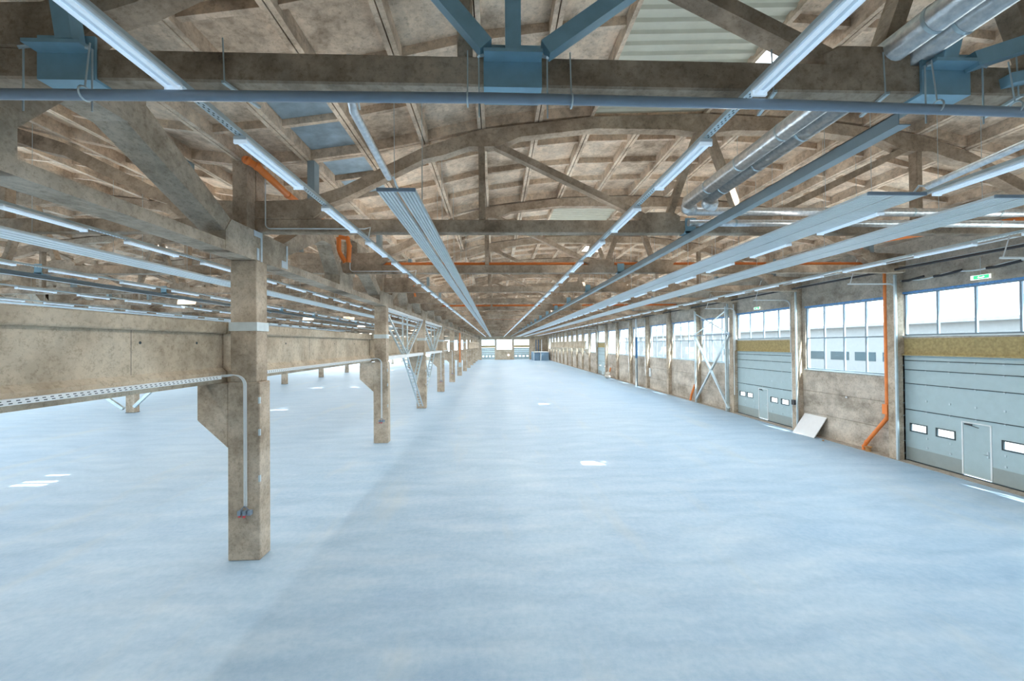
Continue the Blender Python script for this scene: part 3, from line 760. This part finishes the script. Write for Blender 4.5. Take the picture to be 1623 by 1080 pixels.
# ---------------------------------------------------------------- insulated ducts
for x, lb in ((4.76, 'left'), (5.10, 'right')):
    t = empty('insulated_duct', (x, 6, 8.79)); tag(t, 'silver foil duct of the pair over the near truss, %s one' % lb, 'duct', 'twin foil ducts')
    e = .0 if lb == 'left' else -.35
    MB().tube([(0, -7, 0), (0, 3.7+e, 0)]+[(q[0]-0, q[1], q[2]) for q in arc((.25, 3.7+e, -.1), .25, PI, PI/2, 5, 'XY')], .155, 16).build('duct_run', M['foil'], t)
    dr = t.children[0] if t.children else t
    for q in range(9): MB().tube([(0, -6.5+q*1.15, 0), (0, -6.46+q*1.15, 0)], .161, 16).build('duct_band', M['galv'], dr)
for z, r, lb in ((8.72, .11, 'upper'), (8.42, .09, 'lower')):
    t = empty('cross_duct', (5.2, 10.2, z)); tag(t, 'foil pipe running across to the right in front of the second truss, %s' % lb, 'duct', 'foil cross pipes')
    MB().tube([(-.2, 0, 0), (12.2, 0, 0)], r, 12).build('duct_run', M['foil'], t)
    for q in range(5): MB().tube([(1+q*2.4, 0, 0), (1.05+q*2.4, 0, 0)], r+.006, 12).build('duct_band', M['galv'], t.children[0] if t.children else t)
# blue-grey steel rail under the trusses
def rail(x, y0, y1, lab, z=8.07):
    t = empty('steel_rail', (x, y0, z)); tag(t, lab, 'steel rail', 'steel rails under the trusses'); L = y1-y0
    b = MB(); b.box(-.085, .085, 0, L, 0, .012); b.box(-.085, -.07, 0, L, .012, .17); b.box(-.085, .085, 0, L, .158, .17); b.build('rail_channel', M['railgrey'], t)
    for ty in TY:
        if y0 < ty < min(y1, 90):
            b = MB(); b.box(-.14, .14, ty-y0-.17, ty-y0-.145, .16, .58); b.box(-.16, .16, ty-y0-.17, ty-y0+.17, .19, .235); b.build('rail_bracket', M['blue'], t)
rail(5.22, 4.9, 139, 'blue-grey steel rail bolted under the trusses, right of centre')
rail(-17.9, 4.9, 75, 'blue-grey steel rail bolted under the trusses of the left aisle')

# ---------------------------------------------------------------- orange drain pipes
def opipe(name, lab, runs, r=.055, grp=None):
    t = empty(name, runs[0][0]); tag(t, lab, 'pipe', grp); o0 = Vector(runs[0][0])
    for pts in runs:
        pp = [Vector(p)-o0 for p in pts]
        pr = MB().tube(pp, r, 12).build('pipe_run', M['orange'], t)
        for a, c_ in zip(pp, pp[1:]):
            L = (c_-a).length; n = max(1, int(L/2.2)); d = (c_-a).normalized()
            for k in range(n+1):
                q = a+d*(L*k/n); MB().tube([q-d*.03, q+d*.03], r+.012, 12).build('pipe_collar', M['orange'], pr)
    return t
for ty, lb in ((16.7, 'third'), (34.7, 'sixth'), (52.7, 'ninth')):
    opipe('orange_drain_pipe', 'straight orange drain pipe lying along the %s roof truss of the main aisle' % lb, [[(-5.0, ty+.24, 8.70), (17.2, ty+.24, 8.70)]], .08, 'orange pipes on the trusses')
opipe('orange_roof_pipe', 'orange drain pipe rising to an elbow above the big foreground column', [[(-6.0, 10.0, 9.85), (-5.85, 9.8, 9.75), (-5.72, 9.95, 9.68), (-5.62, 11.2, 9.45), (-5.5, 13.5, 9.3)], ], .09)
opipe('orange_drain_loop', 'orange pipe loop dropping to the third roof truss at the middle columns', [[(-6.05, 15.9, 9.5), (-6.05, 15.9, 9.0), (-5.85, 16.0, 8.62)], [(-6.0, 15.9, 9.55), (-5.72, 15.9, 9.5), (-5.65, 15.9, 9.2), (-5.72, 16.0, 8.62)]], .09)
opipe('orange_drain_loop', 'small orange pipe elbow by the fifth roof truss at the middle columns', [[(-6.0, 27.9, 9.6), (-5.6, 27.9, 9.5), (-5.5, 28.0, 8.7)]], .07)
opipe('orange_roof_pipe', 'orange drain pipe with an elbow under the roof near the right wall', [[(15.6, 16.6, 9.35), (15.2, 16.2, 9.45), (15.4, 15.6, 9.35), (17.0, 12.0, 9.2)]], .08)
# downpipe on the wall
t = opipe('orange_downpipe', 'orange downpipe beside the nearest window on the right wall, kicking out at its foot', [[(18.08, 17.99, 9.3), (18.08, 17.99, 2.35)], [(18.08, 17.99, 1.95), (18.08, 18.02, 1.75), (18.02, 19.0, .42), (18.0, 19.12, .18), (18.0, 19.12, .02)]], .085)
box(-.14, .14, -.12, .12, -7.35, -6.9).build('inspection_box', M['orange'], t)
b = MB(); b.tube([(17.95, 18.85, 0), (17.95, 18.85, .22)], .11, 14); b.tube([(17.95, 18.85, .2), (17.95, 18.85, .235)], .15, 14)
tag(b.build('pipe_stub', M['brown']), 'short brown pipe stub on the floor at the foot of the orange downpipe', 'pipe')
for y, lb in ((36.5, 'past the cross bracing'), (63.5, 'beside the sacks')):
    b = MB(); b.tube([(18.1, y-.4, 1.5), (18.0, y+.1, .5), (18.0, y+.25, .03)], .1, 12)
    tag(b.build('orange_pipe_end', M['orange']), 'short slanting orange pipe at the wall foot %s' % lb, 'pipe')

# ---------------------------------------------------------------- wall side services
def wline(name, x, z, y0, y1, w, h, m_, lab, cat='cable tray'):
    return tag(box(x-w/2, x+w/2, y0, y1, z, z+h).build(name, m_), lab, cat)
wline('wall_cable_tray', 17.35, 8.42, -2, 139, .16, .07, M['galv'], 'galvanised cable tray running high along the right wall')
tag(MB().tube([(17.1, -2, 8.38), (17.1, 139, 8.38)], .05, 8).build('wall_pipe', M['cable']), 'dark insulated pipe running high along the right wall', 'pipe')
tag(MB().tube([(16.6, -2, 8.62), (16.6, 139, 8.62)], .035, 8).build('wall_pipe', M['white']), 'thin white pipe along the top of the right wall', 'pipe')
tag(MB().tube([(14.6, 6, 8.3), (14.6, 139, 8.3)], .03, 8).build('gas_pipe', M['white']), 'thin white pipe hanging near the right wall lamp row', 'pipe')
# drooping cable bundle above the near door
b = MB(); pts = []
for k in range(25):
    y = 17.36-k*.25; pts.append((18.2, y, 8.02-.10*math.sin((17.4-y)*PI/2.0)**2+.02*(17.4-y)))
b.tube(pts, .03, 8)
o = b.build('cable_bundle', M['white']); tag(o, 'sagging cable bundle on the wall above the nearest sectional door', 'cable')
for y0, y1 in ((17.3, 16.4), (16.0, 15.0), (14.2, 13.2)): MB().tube([(18.19, y0, 8.0), (18.19, y0*.7+y1*.3, 7.99), (18.19, (y0+y1)/2, 8.01), (18.19, y1, 8.07)], .05, 8).build('cable_sleeve', M['cable'], o)
# door tracks
def track(y, s, top, label, L=2.3):
    t = empty('door_track', (18.12, y, 0)); tag(t, label, 'door track', 'curved door tracks')
    pts = [(0, 0, 4.7), (0, 0, top-.45)]+[(-.35+p[0], 0, p[2]) for p in arc((0, 0, top-.45), .35, 0, PI/2, 6, 'XZ')][1:]+[(-L, 0, top-.1)]
    b = MB()
    for p, q in zip(pts, pts[1:]): b.bar(p, q, .06, .05, (0, 1, 0))
    b.build('track_rail', M['white'], t)
    MB().tube([(-L+.1, 0, top-.08), (-L+.5, 0, top+1.1)], .018, 6).build('track_stay', M['white'], t)
for y, top, lb in ((17.48, 8.0, 'left of the nearest sectional door'), (12.0, 8.0, 'right of the nearest sectional door'), (29.86, 8.0, 'left of the second sectional door'), (24.1, 8.0, 'right of the second sectional door'), (71.4, 8.0, 'left of the far sectional door')):
    track(y, -1, top, 'white curved overhead track %s' % lb)
# grey side posts and conduits on the wall columns
for k, (y, lb) in enumerate(((17.32, 'nearest'), (23.32, 'second'), (30.42, 'third'))):
    tag(box(17.86, 17.94, y, y+.08, .0, 8.3).build('wall_conduit', M['galv']), 'galvanised vertical conduit on the %s visible wall column' % lb, 'conduit', 'vertical conduits on the wall columns')
for y, z in ((29.6, 4.0), (35.6, 4.1), (47.6, 4.1), (53.6, 4.1)):
    tag(MB().tube([(17.86, y, 8.2), (17.86, y, 1.4)], .03, 8).build('wall_conduit', M['white']), 'thin white vertical conduit on a wall column past the second door', 'conduit', 'thin vertical conduits past the second door')
tag(box(17.8, 17.93, 23.5, 23.7, 1.55, 1.85).build('switch_box', M['cable']), 'small black switch box on the column right of the second sectional door', 'switch box')
# door drive at bottom corner and exit signs
def exit_sign(y, lb, s=1.0):
    t = empty('exit_sign', (18.15, y, 7.68)); tag(t, 'small green exit sign hanging above the %s sectional door' % lb, 'sign', 'green exit signs')
    box(-.03, .03, -.30, .30, -.07, .09).build('sign_case', M['signwhite'], t)
    box(-.034, -.03, -.28, .20, -.055, .075).build('sign_face', M['green'], t)
    b = MB(); b.bar((-.036, -.10, -.005), (-.036, .0, -.005), .03, .04)
    b.box(-.037, -.034, .02, .05, -.03, .05); b.box(-.037, -.034, -.02, .08, .0, .015)
    b.add([(-.037, -.16, .01), (-.037, -.10, .05), (-.037, -.10, -.03)], [(0, 1, 2)])
    b.build('sign_pictogram', M['signwhite'], t)
    b = MB(); b.tube([(0, 0, .09), (0, 0, .75)], .008, 6); b.build('sign_cord', M['galv'], t)
exit_sign(14.36, 'nearest'); exit_sign(27.3, 'second')
# leaning board
b = MB(); b.add([(17.5, 21.65, 0), (17.5, 23.25, 0), (18.27, 23.25, 1.12), (18.27, 21.65, 1.12), (17.55, 21.65, 0), (17.55, 23.25, 0), (18.28, 23.25, 1.08), (18.28, 21.65, 1.08)],
    [(0, 1, 2, 3), (7, 6, 5, 4), (0, 4, 5, 1), (1, 5, 6, 2), (2, 6, 7, 3), (3, 7, 4, 0)])
tag(b.build('leaning_board', M['board']), 'white board leaning on the wall below the nearest big window', 'board')
tag(bevel(box(17.45, 17.53, 20.95, 21.05, 0, .06).build('brick_piece', M['brown'])), 'small brown brick piece on the floor beside the leaning board', 'brick')
tag(box(18.24, 18.3, 20.3, 20.42, 2.38, 2.46).build('wall_socket', M['board']), 'small white socket on the panel below the nearest big window', 'socket')
# dark blue standpipe and its conduit
tag(MB().tube([(17.6, 49.9, 0), (17.6, 49.9, 6.1)], .14, 14).build('standpipe', M['darkblue']), 'tall dark blue pipe standing before the wall in a middle window bay', 'pipe')
tag(MB().tube([(17.6, 49.9, 6.1), (17.6, 49.9, 8.4)], .13, 14).build('standpipe_upper', M['white']), 'white upper length above the dark blue standing pipe', 'pipe')
tag(box(17.3, 17.5, 49.4, 49.5, 0, 3.5).build('meter_board', M['galv']), 'narrow grey rail standing beside the dark blue pipe', 'rail')
tag(bevel(box(18.16, 18.3, 46.9, 47.3, 1.4, 2.4).build('meter_cabinet', M['white']), .02), 'small white cabinet on the wall right of the dark blue pipe', 'cabinet')
# sacks
for k, (x, y, z, sx, sy, lb) in enumerate(((17.2, 61.5, 0, .9, 1.3, 'lowest and widest'), (17.4, 62.6, 0, .8, .9, 'left, at the back'), (17.35, 61.8, .5, .7, .8, 'on top of the pile'))):
    b = MB(); n = 10; rings = []
    for i in range(7):
        a = PI*i/6; rings.append([(x+sx/2*math.sin(a)*math.cos(2*PI*j/n)*(1+.12*math.sin(3*j+k)), y+sy/2*math.sin(a)*math.sin(2*PI*j/n)*(1+.1*math.cos(2*j)), z+.25-.25*math.cos(a)) for j in range(n)])
    vs_ = [p for r in rings for p in r]; fs = [(i*n+j, i*n+(j+1) % n, (i+1)*n+(j+1) % n, (i+1)*n+j) for i in range(6) for j in range(n)]
    b.add(vs_, fs, True); tag(b.build('sack', M['sack']), 'pale filled sack heaped by the far sectional door, %s' % lb, 'sack', 'sacks by the far door')
# shed in the far corner
t = empty('corner_shed', (12.4, 131.5, 0)); tag(t, 'low blue-grey block cabin with white edging in the far right corner', 'cabin')
b = MB(); b.box(0, .2, 0, 9.5, 0, 2.75); b.box(2.35, 4.95, 0, .2, 0, 2.65); b.box(.2, 2.2, 0.6, .8, 0, 2.5); b.build('block_wall', M['block'], t)
b = MB(); b.box(0, .18, -.05, .15, 0, 2.8); b.box(2.2, 2.4, -.05, .15, 0, 2.75); b.box(0, 5.1, -.06, .2, 2.68, 2.88); b.build('white_edging', M['white'], t)
box(0, 5.1, 0, 9.5, 2.75, 2.85).build('flat_roof', M['white'], t)
for k, x in enumerate((14.2, 15.1, 16.2)):
    tag(MB().tube([(x, 141.8, 0), (x, 141.8, 7.0)], .14, 8).build('riser_pipe', M['darkblue'] if k != 2 else M['white']), 'tall riser pipe behind the corner cabin, %s of three' % ['left', 'middle', 'right'][k], 'pipe', 'riser pipes behind the cabin')

# conduit along the second and third truss from the columns
for ty, lb in ((10.7, 'second'), (16.7, 'third')):
    y = ty-.17; xs = -5.85
    tag(MB().tube([(xs, y, 10.0 if ty < 12 else 9.2)]+[(xs, y, 8.5)]+arc((xs+.12, y, 8.46), .12, PI, 1.5*PI, 4, 'XZ')+[(-3.35, y, 8.34), (-3.2, y, 8.38), (-3.25, y, 8.12)], .016, 6).build('lamp_conduit', M['white']),
        'thin white conduit bent along the foot of the %s roof truss' % lb, 'conduit', 'conduits on roof trusses')

# ---------------------------------------------------------------- outside
t = empty('neighbour_building', (42, 10, 0)); tag(t, 'white neighbouring building with a low roof, seen through the right windows', 'building')
box(0, 14, 0, 120, -.4, 7.0).build('wall', M['ext'], t)
MB().prism([(-.8, 7.0), (15, 7.0), (15, 7.4), (7, 9.6), (-.8, 7.3)], -1, 121, 'Y').build('roof', M['extroof'], t)
for k in range(14):
    o = box(-.03, .1, 16+k*3.4, 18.6+k*3.4, 3.1, 4.1).build('window', M['extwin'], t)
